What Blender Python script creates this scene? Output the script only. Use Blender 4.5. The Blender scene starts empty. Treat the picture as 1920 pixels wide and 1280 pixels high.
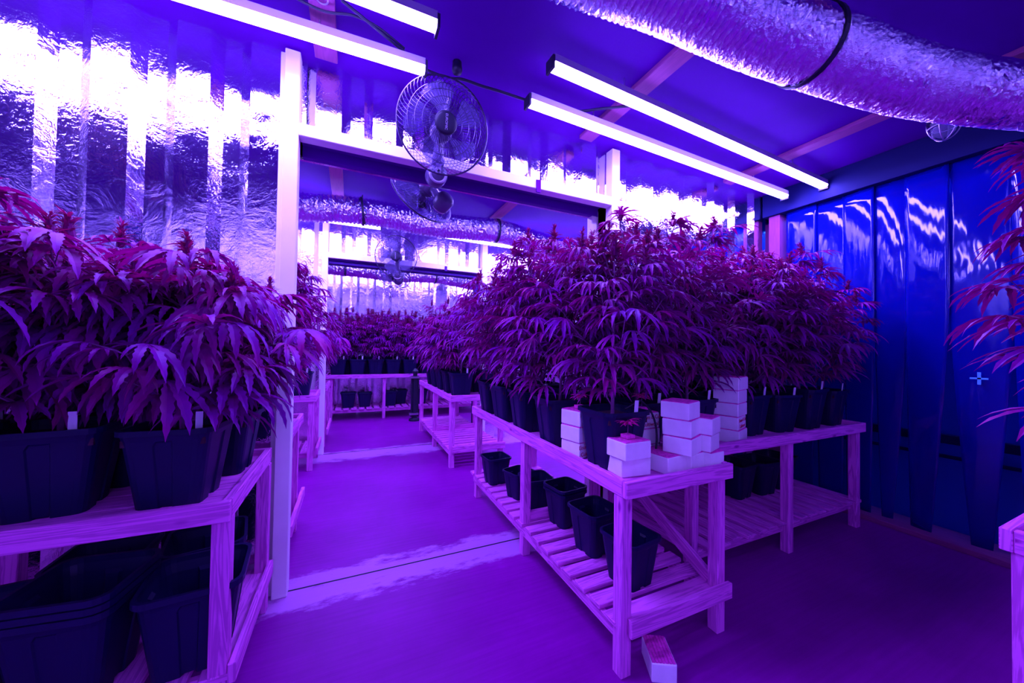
import bpy, math, random
from mathutils import Vector, Matrix, Euler
S = bpy.context.scene
COL = S.collection
PI = math.pi
R = math.radians

# ------------------------------------------------------------------ camera
cam_d = bpy.data.cameras.new('camera')
cam = bpy.data.objects.new('camera', cam_d)
COL.objects.link(cam)
FPX = 667.335
cam_d.sensor_width = 36.0
cam_d.lens = FPX / 1920 * 36.0
cam_d.clip_start = 0.02
yaw, pitch, roll = 0.425, 0.018, 0.015
cy, sy, cp, sp, cr, sr = math.cos(yaw), math.sin(yaw), math.cos(pitch), math.sin(pitch), math.cos(roll), math.sin(roll)
fwd = Vector((sy * cp, cy * cp, sp)); rt = Vector((cy, -sy, 0)); up = rt.cross(fwd)
r2 = rt * cr + up * sr; u2 = up * cr - rt * sr
mw = Matrix(((r2.x, u2.x, -fwd.x, 0), (r2.y, u2.y, -fwd.y, 0), (r2.z, u2.z, -fwd.z, 1.2), (0, 0, 0, 1)))
cam.matrix_world = mw
S.camera = cam

# ------------------------------------------------------------------ world, exposure
w = bpy.data.worlds.new('world'); S.world = w; w.use_nodes = True
w.node_tree.nodes['Background'].inputs[0].default_value = (0.004, 0.002, 0.02, 1)
w.node_tree.nodes['Background'].inputs[1].default_value = 1.0
S.view_settings.view_transform = 'Standard'
S.view_settings.look = 'None'
S.view_settings.exposure = 0.12
S.view_settings.gamma = 1.0
S.view_settings.use_curve_mapping = False
LED = (0.24, 0.15, 1.0)        # colour of the grow lights
LED_POWER = 118.0

# ------------------------------------------------------------------ materials
def nmat(name):
    m = bpy.data.materials.new(name); m.use_nodes = True
    nt = m.node_tree
    return m, nt, nt.nodes['Principled BSDF']
def N(nt, t, **kw):
    n = nt.nodes.new(t)
    for k, v in kw.items():
        if isinstance(k, str) and k.startswith('i_'): n.inputs[k[2:]].default_value = v
        else: setattr(n, k, v)
    return n
def ramp(nt, stops):
    r = nt.nodes.new('ShaderNodeValToRGB'); e = r.color_ramp.elements
    while len(e) < len(stops): e.new(0.5)
    for i, (p, c) in enumerate(stops): e[i].position = p; e[i].color = (*c, 1)
    return r
def plain(name, col, rough=0.5, metal=0.0, spec=0.5, noise=0.0, nscale=8):
    m, nt, b = nmat(name)
    b.inputs['Base Color'].default_value = (*col, 1); b.inputs['Roughness'].default_value = rough
    b.inputs['Metallic'].default_value = metal; b.inputs['Specular IOR Level'].default_value = spec
    if noise:
        tc = N(nt, 'ShaderNodeTexCoord'); nz = N(nt, 'ShaderNodeTexNoise'); nz.inputs['Scale'].default_value = nscale
        nz.inputs['Detail'].default_value = 5
        nt.links.new(tc.outputs['Object'], nz.inputs['Vector'])
        r = ramp(nt, [(0.3, tuple(c * (1 - noise) for c in col)), (0.7, tuple(min(1, c * (1 + noise * .6)) for c in col))])
        nt.links.new(nz.outputs[0], r.inputs[0]); nt.links.new(r.outputs[0], b.inputs['Base Color'])
    return m
def foil_mat(name, bump=0.35, crinkle=9, rough=0.13, vert=True, col=(0.93, 0.88, 0.97)):
    m, nt, b = nmat(name)
    b.inputs['Base Color'].default_value = (*col, 1)
    b.inputs['Metallic'].default_value = 1.0
    tc = N(nt, 'ShaderNodeTexCoord')
    mp = N(nt, 'ShaderNodeMapping')
    nt.links.new(tc.outputs['Object'], mp.inputs[0])
    n1 = N(nt, 'ShaderNodeTexNoise'); n1.inputs['Scale'].default_value = crinkle; n1.inputs['Detail'].default_value = 6
    n1.inputs['Roughness'].default_value = 0.6; n1.inputs['Distortion'].default_value = 1.2
    nt.links.new(mp.outputs[0], n1.inputs[0])
    n2 = N(nt, 'ShaderNodeTexNoise'); n2.inputs['Scale'].default_value = crinkle * 5; n2.inputs['Detail'].default_value = 3
    n2.inputs['Distortion'].default_value = 2.0
    nt.links.new(mp.outputs[0], n2.inputs[0])
    # patches where the foil is smooth and patches where it is crumpled
    n3 = N(nt, 'ShaderNodeTexNoise'); n3.inputs['Scale'].default_value = 2.3; n3.inputs['Detail'].default_value = 2
    nt.links.new(mp.outputs[0], n3.inputs[0])
    rp = ramp(nt, [(0.42, (0.12,) * 3), (0.62, (1, 1, 1))]); nt.links.new(n3.outputs[0], rp.inputs[0])
    b1 = N(nt, 'ShaderNodeBump'); b1.inputs['Strength'].default_value = bump; b1.inputs['Distance'].default_value = 0.02
    nt.links.new(n1.outputs[0], b1.inputs['Height'])
    b2 = N(nt, 'ShaderNodeBump'); b2.inputs['Distance'].default_value = 0.004
    mm = N(nt, 'ShaderNodeMath', operation='MULTIPLY'); mm.inputs[1].default_value = bump * 1.6
    nt.links.new(rp.outputs[0], mm.inputs[0]); nt.links.new(mm.outputs[0], b2.inputs['Strength'])
    nt.links.new(n2.outputs[0], b2.inputs['Height']); nt.links.new(b1.outputs[0], b2.inputs['Normal'])
    nt.links.new(b2.outputs[0], b.inputs['Normal'])
    rr = ramp(nt, [(0.35, (rough,) * 3), (0.7, (rough * 2.4,) * 3)])
    nt.links.new(n3.outputs[0], rr.inputs[0]); nt.links.new(rr.outputs[0], b.inputs['Roughness'])
    return m
def wood_mat(name, base=(0.80, 0.30, 0.62), dark=(0.50, 0.10, 0.36)):
    m, nt, b = nmat(name)
    uv = N(nt, 'ShaderNodeUVMap'); uv.uv_map = 'UVMap'
    mp = N(nt, 'ShaderNodeMapping'); mp.inputs['Scale'].default_value = (1.6, 26, 1)
    nt.links.new(uv.outputs[0], mp.inputs[0])
    n1 = N(nt, 'ShaderNodeTexNoise'); n1.inputs['Scale'].default_value = 1.0; n1.inputs['Detail'].default_value = 5
    n1.inputs['Distortion'].default_value = 1.4
    nt.links.new(mp.outputs[0], n1.inputs[0])
    wv = N(nt, 'ShaderNodeMath', operation='MULTIPLY'); wv.inputs[1].default_value = 34
    nt.links.new(n1.outputs[0], wv.inputs[0])
    sn = N(nt, 'ShaderNodeMath', operation='SINE'); nt.links.new(wv.outputs[0], sn.inputs[0])
    r = ramp(nt, [(0.35, base), (0.95, tuple((x + y) / 2 for x, y in zip(base, dark)))])
    ma = N(nt, 'ShaderNodeMath', operation='MULTIPLY_ADD'); ma.inputs[1].default_value = .5; ma.inputs[2].default_value = .5
    nt.links.new(sn.outputs[0], ma.inputs[0]); nt.links.new(ma.outputs[0], r.inputs[0])
    # knots
    mk = N(nt, 'ShaderNodeMapping'); mk.inputs['Scale'].default_value = (5, 14, 1)
    nt.links.new(uv.outputs[0], mk.inputs[0])
    vo = N(nt, 'ShaderNodeTexVoronoi'); vo.inputs['Scale'].default_value = 1.0
    nt.links.new(mk.outputs[0], vo.inputs[0])
    kr = ramp(nt, [(0.06, (0, 0, 0)), (0.14, (1, 1, 1))]); nt.links.new(vo.outputs[0], kr.inputs[0])
    mx = N(nt, 'ShaderNodeMix', data_type='RGBA'); mx.inputs[6].default_value = (*dark, 1)
    nt.links.new(kr.outputs[0], mx.inputs[0]); nt.links.new(r.outputs[0], mx.inputs[7])
    nt.links.new(mx.outputs[2], b.inputs['Base Color'])
    b.inputs['Roughness'].default_value = 0.6; b.inputs['Specular IOR Level'].default_value = .2
    bp = N(nt, 'ShaderNodeBump'); bp.inputs['Strength'].default_value = 0.15; bp.inputs['Distance'].default_value = 0.002
    nt.links.new(ma.outputs[0], bp.inputs['Height']); nt.links.new(bp.outputs[0], b.inputs['Normal'])
    return m
def leaf_mat(name, c1, c2, trans):
    m, nt, b = nmat(name)
    tc = N(nt, 'ShaderNodeTexCoord'); nz = N(nt, 'ShaderNodeTexNoise'); nz.inputs['Scale'].default_value = 5.0
    nz.inputs['Detail'].default_value = 3
    nt.links.new(tc.outputs['Object'], nz.inputs[0])
    r = ramp(nt, [(0.38, c1), (0.66, c2)]); nt.links.new(nz.outputs[0], r.inputs[0])
    nt.links.new(r.outputs[0], b.inputs['Base Color']); b.inputs['Roughness'].default_value = 0.42
    b.inputs['Specular IOR Level'].default_value = 0.25
    b.inputs['Specular Tint'].default_value = (1, .3, 1, 1)
    tr = N(nt, 'ShaderNodeBsdfTranslucent'); tr.inputs[0].default_value = (*trans, 1)
    mx = N(nt, 'ShaderNodeMixShader'); mx.inputs[0].default_value = 0.28
    nt.links.new(b.outputs[0], mx.inputs[1]); nt.links.new(tr.outputs[0], mx.inputs[2])
    nt.links.new(mx.outputs[0], nt.nodes['Material Output'].inputs[0])
    return m
def emit_mat(name, col, s):
    m = bpy.data.materials.new(name); m.use_nodes = True; nt = m.node_tree; nt.nodes.remove(nt.nodes['Principled BSDF'])
    e = nt.nodes.new('ShaderNodeEmission'); e.inputs[0].default_value = (*col, 1); e.inputs[1].default_value = s
    nt.links.new(e.outputs[0], nt.nodes['Material Output'].inputs[0]); return m

M = {}
M['foil'] = foil_mat('wall_foil', 0.20, 7, 0.05)
M['foil_far'] = foil_mat('far_wall_foil', 0.40, 6, 0.10)
M['duct'] = foil_mat('duct_foil', 0.35, 22, 0.07, col=(0.85, 0.82, 1.0))
M['white'] = plain('white_paint', (0.92, 0.92, 0.86), 0.45, noise=.04)
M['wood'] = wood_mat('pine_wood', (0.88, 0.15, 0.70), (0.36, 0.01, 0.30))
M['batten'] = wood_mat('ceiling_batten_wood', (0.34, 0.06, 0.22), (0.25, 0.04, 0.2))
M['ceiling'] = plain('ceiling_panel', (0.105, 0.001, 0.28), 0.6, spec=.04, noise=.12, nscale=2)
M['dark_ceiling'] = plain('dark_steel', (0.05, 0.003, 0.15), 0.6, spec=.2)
M['rear'] = plain('rear_wall_paint', (0.08, 0.005, 0.30), 0.6, spec=.2)
M['leaf'] = leaf_mat('leaf', (0.195, 0.001, 0.30), (0.33, 0.001, 0.19), (0.34, 0.001, 0.11))
M['leaf_red'] = leaf_mat('leaf_red', (0.45, 0.01, 0.12), (0.75, 0.012, 0.07), (0.75, 0.01, 0.03))
M['bud'] = leaf_mat('bud', (0.15, 0.005, 0.12), (0.36, 0.01, 0.18), (0.35, 0.005, 0.06))
M['stem'] = plain('stem', (0.22, 0.03, 0.20), 0.6)
M['pot'] = plain('black_plastic', (0.006, 0.005, 0.05), 0.42, spec=.25)
M['soil'] = plain('potting_soil', (0.05, 0.008, 0.03), 0.95, noise=.4, nscale=60)
M['label'] = plain('white_plastic', (0.85, 0.80, 0.9), 0.4)
M['block'] = plain('white_wrapper', (0.97, 0.93, 0.93), 0.35, noise=.06, nscale=20)
M['rockwool'] = plain('rockwool', (0.98, 0.04, 0.50), 0.95, noise=.35, nscale=70)
M['red_print'] = plain('red_print', (0.55, 0.01, 0.10), 0.5)
M['black'] = plain('black_rubber', (0.01, 0.008, 0.03), 0.5)
M['wire'] = plain('cage_wire', (0.10, 0.08, 0.14), 0.3, metal=.9)
M['fan_grey'] = plain('fan_plastic', (0.10, 0.07, 0.16), 0.35)
M['fan_light'] = plain('fan_panel', (0.45, 0.4, 0.5), 0.35)
M['seedling'] = leaf_mat('seedling_leaf', (0.85, 0.01, 0.45), (0.95, 0.02, 0.40), (.8, .01, .2))
M['led'] = emit_mat('led_tube', LED, LED_POWER)
M['led_dim'] = emit_mat('led_tube_dimmed', LED, LED_POWER)
M['steel'] = plain('steel', (0.5, 0.45, 0.55), 0.3, metal=.9)
# clear fan blades
m, nt, b = nmat('fan_blade'); M['blade'] = m
b.inputs['Base Color'].default_value = (0.35, 0.30, 0.5, 1); b.inputs['Roughness'].default_value = 0.1
tr = N(nt, 'ShaderNodeBsdfTransparent'); tr.inputs[0].default_value = (0.8, 0.75, 0.95, 1)
mx = N(nt, 'ShaderNodeMixShader'); mx.inputs[0].default_value = 0.25
nt.links.new(tr.outputs[0], mx.inputs[1]); nt.links.new(b.outputs[0], mx.inputs[2])
nt.links.new(mx.outputs[0], nt.nodes['Material Output'].inputs[0])
# glass of the bulkhead lamp
m, nt, b = nmat('lamp_glass'); M['glass'] = m
b.inputs['Base Color'].default_value = (0.8, 0.8, 0.95, 1); b.inputs['Roughness'].default_value = 0.08
tr = N(nt, 'ShaderNodeBsdfTransparent'); tr.inputs[0].default_value = (0.85, 0.85, 0.98, 1)
mx = N(nt, 'ShaderNodeMixShader'); mx.inputs[0].default_value = 0.12
nt.links.new(tr.outputs[0], mx.inputs[1]); nt.links.new(b.outputs[0], mx.inputs[2])
nt.links.new(mx.outputs[0], nt.nodes['Material Output'].inputs[0])
# floor: worn ply with grain
m, nt, b = nmat('worn_ply_floor'); M['floor'] = m
tc = N(nt, 'ShaderNodeTexCoord')
n1 = N(nt, 'ShaderNodeTexNoise'); n1.inputs['Scale'].default_value = 1.7; n1.inputs['Detail'].default_value = 6; n1.inputs['Roughness'].default_value = .62
nt.links.new(tc.outputs['Object'], n1.inputs[0])
mp = N(nt, 'ShaderNodeMapping'); mp.inputs['Scale'].default_value = (2.0, 38, 1); nt.links.new(tc.outputs['Object'], mp.inputs[0])
n2 = N(nt, 'ShaderNodeTexNoise'); n2.inputs['Scale'].default_value = 1.5; n2.inputs['Detail'].default_value = 4; nt.links.new(mp.outputs[0], n2.inputs[0])
r1 = ramp(nt, [(0.35, (0.25, 0.002, 0.25)), (0.62, (0.32, 0.003, 0.32)), (0.72, (0.37, 0.008, 0.38))]); nt.links.new(n1.outputs[0], r1.inputs[0])
mx = N(nt, 'ShaderNodeMix', data_type='RGBA', blend_type='MULTIPLY'); mx.inputs[0].default_value = .55
r2_ = ramp(nt, [(0.3, (0.72, 0.72, 0.72)), (0.7, (1, 1, 1))]); nt.links.new(n2.outputs[0], r2_.inputs[0])
nt.links.new(r1.outputs[0], mx.inputs[6]); nt.links.new(r2_.outputs[0], mx.inputs[7])
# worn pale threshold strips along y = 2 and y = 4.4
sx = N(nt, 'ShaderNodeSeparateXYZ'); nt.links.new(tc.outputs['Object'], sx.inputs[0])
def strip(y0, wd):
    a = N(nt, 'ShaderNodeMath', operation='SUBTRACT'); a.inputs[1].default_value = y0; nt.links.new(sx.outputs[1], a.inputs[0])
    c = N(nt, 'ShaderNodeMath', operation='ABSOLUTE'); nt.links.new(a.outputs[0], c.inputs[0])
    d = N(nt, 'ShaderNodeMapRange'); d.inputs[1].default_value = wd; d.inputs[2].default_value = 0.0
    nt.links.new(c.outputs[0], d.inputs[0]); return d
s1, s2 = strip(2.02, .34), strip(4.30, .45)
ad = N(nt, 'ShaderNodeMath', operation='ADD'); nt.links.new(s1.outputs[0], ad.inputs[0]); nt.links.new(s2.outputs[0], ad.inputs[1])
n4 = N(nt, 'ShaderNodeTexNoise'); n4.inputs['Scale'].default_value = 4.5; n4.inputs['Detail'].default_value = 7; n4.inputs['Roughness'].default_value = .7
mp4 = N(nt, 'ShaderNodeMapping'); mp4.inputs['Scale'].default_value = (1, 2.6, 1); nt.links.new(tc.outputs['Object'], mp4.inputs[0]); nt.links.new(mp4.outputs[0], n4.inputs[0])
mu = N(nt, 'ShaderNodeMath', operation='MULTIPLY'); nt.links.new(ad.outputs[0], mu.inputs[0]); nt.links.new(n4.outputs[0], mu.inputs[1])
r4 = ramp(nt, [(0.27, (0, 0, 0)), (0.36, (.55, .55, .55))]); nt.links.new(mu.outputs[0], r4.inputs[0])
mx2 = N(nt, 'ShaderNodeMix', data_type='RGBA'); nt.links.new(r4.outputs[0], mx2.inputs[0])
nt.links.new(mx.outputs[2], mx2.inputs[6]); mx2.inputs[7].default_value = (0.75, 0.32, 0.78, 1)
nt.links.new(mx2.outputs[2], b.inputs['Base Color'])
b.inputs['Roughness'].default_value = 0.45; b.inputs['Specular IOR Level'].default_value = .3; b.inputs['Specular Tint'].default_value = (1, .3, 1, 1)
bp = N(nt, 'ShaderNodeBump'); bp.inputs['Strength'].default_value = .2; bp.inputs['Distance'].default_value = .004
nt.links.new(n2.outputs[0], bp.inputs['Height']); nt.links.new(bp.outputs[0], b.inputs['Normal'])
# blue plastic strips
def plastic(name, col, alpha, rough=0.05):
    m, nt, b = nmat(name)
    b.inputs['Base Color'].default_value = (*col, 1); b.inputs['Roughness'].default_value = rough
    b.inputs['Specular IOR Level'].default_value = 0.6
    tc = N(nt, 'ShaderNodeTexCoord'); mp = N(nt, 'ShaderNodeMapping'); mp.inputs['Scale'].default_value = (1, 6, 1.6)
    nt.links.new(tc.outputs['Object'], mp.inputs[0])
    nz = N(nt, 'ShaderNodeTexNoise'); nz.inputs['Scale'].default_value = 2.0; nz.inputs['Detail'].default_value = 2; nt.links.new(mp.outputs[0], nz.inputs[0])
    bp = N(nt, 'ShaderNodeBump'); bp.inputs['Strength'].default_value = .10; bp.inputs['Distance'].default_value = .02
    nt.links.new(nz.outputs[0], bp.inputs['Height']); nt.links.new(bp.outputs[0], b.inputs['Normal'])
    tr = N(nt, 'ShaderNodeBsdfTransparent'); tr.inputs[0].default_value = (0.10, 0.14, 0.75, 1)
    mx = N(nt, 'ShaderNodeMixShader'); mx.inputs[0].default_value = alpha
    nt.links.new(tr.outputs[0], mx.inputs[1]); nt.links.new(b.outputs[0], mx.inputs[2])
    nt.links.new(mx.outputs[0], nt.nodes['Material Output'].inputs[0])
    return m
M['strip'] = plastic('blue_plastic_strip', (0.003, 0.008, 0.30), 0.62)
M['blue'] = plain('blue_painted_steel', (0.01, 0.10, 0.55), 0.35)
M['blue_dark'] = plain('dark_blue_paint', (0.004, 0.006, 0.07), 0.6, spec=.15)
M['pale_blue'] = plain('pale_blue_tape', (0.10, 0.55, 0.9), 0.5)

# ------------------------------------------------------------------ mesh helper
class MB:
    def __init__(s): s.v = []; s.f = []; s.uv = []; s.mi = []
    def quadface(s, idx, uvs=None, mi=0):
        s.f.append(idx); s.uv.append(uvs or [(0, 0)] * len(idx)); s.mi.append(mi)
    def hexa(s, pts, L=None, mi=0, uo=None):
        # 8 corners: 0-3 bottom ccw, 4-7 top
        b = len(s.v); s.v += [tuple(p) for p in pts]
        P = [Vector(p) for p in pts]
        for q in ((0, 3, 2, 1), (4, 5, 6, 7), (0, 1, 5, 4), (1, 2, 6, 5), (2, 3, 7, 6), (3, 0, 4, 7)):
            e1 = (P[q[1]] - P[q[0]]).length; e2 = (P[q[2]] - P[q[1]]).length
            ox, oy = uo or (0, 0)
            if e1 >= e2: uv = [(ox, oy), (ox + e1, oy), (ox + e1, oy + e2), (ox, oy + e2)]
            else: uv = [(ox, oy), (ox, oy + e1), (ox + e2, oy + e1), (ox + e2, oy)]
            s.quadface([b + i for i in q], uv, mi)
    def box(s, x0, x1, y0, y1, z0, z1, mi=0, uo=None):
        if uo is None: uo = (rnd.uniform(0, 9), rnd.uniform(0, 9))
        s.hexa([(x0, y0, z0), (x1, y0, z0), (x1, y1, z0), (x0, y1, z0), (x0, y0, z1), (x1, y0, z1), (x1, y1, z1), (x0, y1, z1)], mi=mi, uo=uo)
        return s
    def bar(s, a, b, w, h, mi=0):
        a = Vector(a); b = Vector(b); d = (b - a).normalized()
        u = Vector((0, 0, 1)) if abs(d.z) < .9 else Vector((1, 0, 0))
        sd = d.cross(u).normalized() * w / 2; uu = sd.cross(d).normalized() * h / 2
        s.hexa([a - sd - uu, a + sd - uu, b + sd - uu, b - sd - uu, a - sd + uu, a + sd + uu, b + sd + uu, b - sd + uu], mi=mi, uo=(rnd.uniform(0, 9), rnd.uniform(0, 9)))
        return s
    def tube(s, pts, r, n=8, closed=False, mi=0, caps=True):
        pts = [Vector(p) for p in pts]; k = len(pts); base = len(s.v)
        rs = r if isinstance(r, (list, tuple)) else [r] * k
        prev = None
        for i, p in enumerate(pts):
            if closed: d = pts[(i + 1) % k] - pts[i - 1]
            else: d = pts[min(i + 1, k - 1)] - pts[max(i - 1, 0)]
            d.normalize()
            if prev is None:
                a = Vector((0, 0, 1)) if abs(d.z) < .9 else Vector((1, 0, 0)); nx = d.cross(a).normalized()
            else:
                nx = (prev - d * prev.dot(d)).normalized()
            prev = nx; ny = d.cross(nx)
            for j in range(n):
                t = 2 * PI * j / n
                s.v.append(tuple(p + (nx * math.cos(t) + ny * math.sin(t)) * rs[i]))
        for i in range(k if closed else k - 1):
            for j in range(n):
                a = base + i * n + j; b = base + i * n + (j + 1) % n
                c = base + ((i + 1) % k) * n + (j + 1) % n; e = base + ((i + 1) % k) * n + j
                s.quadface([a, b, c, e], mi=mi)
        if caps and not closed:
            s.quadface([base + j for j in reversed(range(n))], mi=mi)
            s.quadface([base + (k - 1) * n + j for j in range(n)], mi=mi)
        return s
    def lathe(s, prof, n=24, mat=None, mi=0):
        base = len(s.v); m = mat or Matrix()
        for r_, z in prof:
            for j in range(n):
                t = 2 * PI * j / n
                s.v.append(tuple(m @ Vector((r_ * math.cos(t), r_ * math.sin(t), z))))
        for i in range(len(prof) - 1):
            for j in range(n):
                s.quadface([base + i * n + j, base + i * n + (j + 1) % n, base + (i + 1) * n + (j + 1) % n, base + (i + 1) * n + j], mi=mi)
        return s
    def build(s, name, mats, parent=None, origin=(0, 0, 0), smooth=False):
        me = bpy.data.meshes.new(name)
        o = Vector(origin)
        me.from_pydata([tuple(Vector(v) - o) for v in s.v], [], s.f)
        ul = me.uv_layers.new(name='UVMap')
        k = 0
        flat = []
        for u in s.uv:
            for a in u: flat += [a[0], a[1]]
        ul.data.foreach_set('uv', flat)
        if not isinstance(mats, (list, tuple)): mats = [mats]
        for m_ in mats: me.materials.append(m_)
        if len(mats) > 1: me.polygons.foreach_set('material_index', s.mi)
        if smooth: me.polygons.foreach_set('use_smooth', [True] * len(s.f))
        me.update()
        ob = bpy.data.objects.new(name, me); COL.objects.link(ob)
        if parent: ob.parent = parent
        else: ob.location = o
        return ob
rnd = random.Random(7)

def tag(o, label, cat, group=None):
    o['label'] = label; o['category'] = cat
    if group: o['group'] = group
    return o
def thing(name, label, cat, loc=(0, 0, 0), rz=0, group=None):
    o = bpy.data.objects.new(name, None); COL.objects.link(o)
    o.empty_display_size = .05
    o.location = loc; o.rotation_euler = (0, 0, rz)
    return tag(o, label, cat, group)
def struct(o): o['kind'] = 'structure'; return o
KIDS = {}
def kids(o): return [c for c in COL.objects if c.parent == o]
def copy_tree(o, parent=None, cache=None):
    c = o.copy(); COL.objects.link(c)
    if parent: c.parent = parent
    ks = KIDS.get(o.name)
    if ks is None: ks = KIDS[o.name] = kids(o)
    mine = [copy_tree(k, c) for k in ks]
    KIDS[c.name] = mine
    return c

# ------------------------------------------------------------------ room shell
XL, XR = -3.0, 3.75
YR, YA, YB, YC = -0.42, 2.03, 4.45, 6.90
ZC = 2.64
f = MB(); f.box(XL - .1, XR + .3, YR - .1, YC + .1, -.06, 0); struct(f.build('floor', M['floor']))
f = MB(); f.box(XL - .1, XR + .3, YR - .1, YC + .1, ZC, ZC + .06); struct(f.build('ceiling', M['ceiling']))

def corr_profile(x0, x1, y, s=1, ph=0.0, p=0.271, d=0.036):
    """container-style trapezoid corrugation; s=-1 pushes the ribs towards -y"""
    pts = []; a = math.floor((x0 - ph) / p) * p + ph
    seq = ((0.0, 0), (0.44, 0), (0.60, 1), (0.84, 1), (1.0, 0))
    while a < x1:
        for u, h in seq[:-1]: pts.append((a + u * p, y + s * h * d))
        a += p
    out = [q for q in pts if x0 < q[0] < x1]
    return [(x0, out[0][1])] + out + [(x1, out[-1][1])]
def corr_wall(name, x0, x1, y, z0, z1, mat, s=1, ph=0.0, axis='x', d=.036, back=.05):
    """foil-covered corrugated sheet with a flat back so that it has thickness"""
    b = MB(); pr = corr_profile(x0, x1, y, s, ph, d=d); n = len(pr)
    nz = 6
    def P(u, v, z): return (u, v, z) if axis == 'x' else (v, u, z)
    for k in range(nz + 1):
        z = z0 + (z1 - z0) * k / nz
        for i, (x, yy) in enumerate(pr): b.v.append(P(x, yy, z))
    for k in range(nz):
        for i in range(n - 1):
            a = k * n + i; b.quadface([a, a + 1, a + 1 + n, a + n])
    yb = y + (d + back) * (1 if s > 0 else 1)
    o = len(b.v)
    for z in (z0, z1):
        b.v += [P(x0, yb, z), P(x1, yb, z)]
    b.quadface([o, o + 1, o + 3, o + 2])
    return b.build(name, mat)
OP1 = (-.253, 1.665, 2.22); OP2 = (-.25, 1.565, 2.172)
# near partition (with the first opening)
struct(corr_wall('wall_near_left', XL, -.31, YA + .01, 0, ZC, M['foil'], ph=.083))
struct(corr_wall('wall_near_right', 1.715, XR, YA + .01, 0, ZC, M['foil'], ph=.083))
struct(corr_wall('wall_near_over_opening', -.31, 1.715, YA + .01, 2.27, ZC, M['foil'], ph=.083))
# its other face, seen from the second room
def back_face(name, x0, x1, y, z0, z1):
    b = MB(); b.box(x0, x1, y - .02, y, z0, z1); struct(b.build(name, M['foil']))
back_face('wall_near_left_rear_face', XL, -.36, 2.23, 0, ZC)
back_face('wall_near_right_rear_face', 1.70, XR, 2.23, 0, ZC)
back_face('wall_near_lintel_rear_face', -.36, 1.70, 2.23, 2.2, ZC)
# second partition
struct(corr_wall('wall_middle_left', XL, -.31, YB + .01, 0, ZC, M['foil_far'], ph=.03))
struct(corr_wall('wall_middle_right', 1.62, XR, YB + .01, 0, ZC, M['foil_far'], ph=.03))
struct(corr_wall('wall_middle_over_opening', -.31, 1.62, YB + .01, 2.22, ZC, M['foil_far'], ph=.03))
back_face('wall_middle_left_rear_face', XL, -.36, 4.66, 0, ZC)
back_face('wall_middle_right_rear_face', 1.62, XR, 4.66, 0, ZC)
back_face('wall_middle_lintel_rear_face', -.36, 1.62, 4.66, 2.16, ZC)
struct(corr_wall('wall_back', XL, XR, YC - .05, 0, ZC, M['foil_far'], ph=.12))
f = MB(); f.box(XL - .1, XR + .3, YC + .04, YC + .1, 0, ZC); struct(f.build('wall_back_panel', M['dark_ceiling']))
# ends and the wall behind the camera
f = MB(); f.box(XL - .08, XL, YR - .1, YC + .1, 0, ZC); struct(f.build('wall_left', M['foil_far']))
f = MB(); f.box(XL - .1, XR + .3, YR - .08, YR, 0, ZC); struct(f.build('wall_rear', M['foil_far']))
f = MB(); f.box(XR, XR + .08, YR - .1, YC + .1, 0, ZC); struct(f.build('wall_right', M['blue']))
f = MB(); f.box(XR - .012, XR, 2.1, YC, 0, ZC); struct(f.build('wall_right_foil', M['foil_far']))

# opening frames in white paint (each a C-shaped steel section with a second, inner frame)
tn = [0]
def trim(boxes, mat=None, name=None):
    tn[0] += 1
    b = MB()
    for q in boxes: b.box(*q)
    o = b.build(name or 'trim_%d' % tn[0], mat or M['white'])
    bv = o.modifiers.new('bevel', 'BEVEL'); bv.width = .003; bv.segments = 1
    return struct(o)
trim([(-.317, -.253, 1.995, 2.065, 0, ZC - .01), (-.340, -.317, 2.03, 2.05, 0, ZC - .01)])                 # left jamb
trim([(1.665, 1.735, 1.995, 2.065, 0, ZC - .01)])                # right jamb
trim([(-.253, 1.665, 1.995, 2.065, 2.22, 2.282)])                  # header
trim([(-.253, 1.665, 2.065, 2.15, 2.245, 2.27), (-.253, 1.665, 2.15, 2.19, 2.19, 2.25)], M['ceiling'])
trim([(1.61, 1.655, 2.15, 2.21, 0, 2.19), (1.655, 1.70, 2.19, 2.21, 0, 2.25)])
trim([(-.36, -.30, 2.15, 2.21, 0, 2.25)])
trim([(-.31, -.25, 4.42, 4.49, 0, ZC - .01)])
trim([(1.557, 1.63, 4.42, 4.49, 0, ZC - .01)])
trim([(-.25, 1.557, 4.42, 4.49, 2.172, 2.235)])
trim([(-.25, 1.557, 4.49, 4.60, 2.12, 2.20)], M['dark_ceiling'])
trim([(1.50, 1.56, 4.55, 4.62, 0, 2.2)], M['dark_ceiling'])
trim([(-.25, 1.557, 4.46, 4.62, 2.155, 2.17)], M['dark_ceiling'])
# thresholds: a thin seam in the floor at each opening
trim([(-.253, 1.665, 2.035, 2.043, 0.0, .003)], M['black'])
trim([(-.25, 1.557, 4.42, 4.426, 0.0, .003)], M['black'])
# small latch on header
o = MB().box(1.055, 1.085, 1.985, 1.995, 2.195, 2.275).build('latch_plate', M['ceiling'], origin=(1.07, 1.99, 2.235))
tag(o, 'small dark latch plate fixed to the white header of the near opening', 'latch')
o = MB().box(1.055, 1.085, 4.41, 4.42, 2.155, 2.215).build('latch_plate', M['dark_ceiling'], origin=(1.07, 4.415, 2.185))
tag(o, 'small dark latch plate on the white header of the far opening', 'latch')
# ceiling battens, running across the rooms
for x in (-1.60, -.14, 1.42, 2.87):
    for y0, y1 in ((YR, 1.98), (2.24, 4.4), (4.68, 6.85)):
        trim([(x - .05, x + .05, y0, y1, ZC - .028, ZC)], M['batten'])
# dark steel beam above the curtain and corner post
trim([(3.44, 3.6, YR, 2.03, 2.43, ZC)], M['blue_dark'])
b = MB(); b.box(3.47, 3.57, 1.90, 1.99, 0, 2.43); o = struct(b.build('trim_corner_post', M['batten']))
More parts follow.
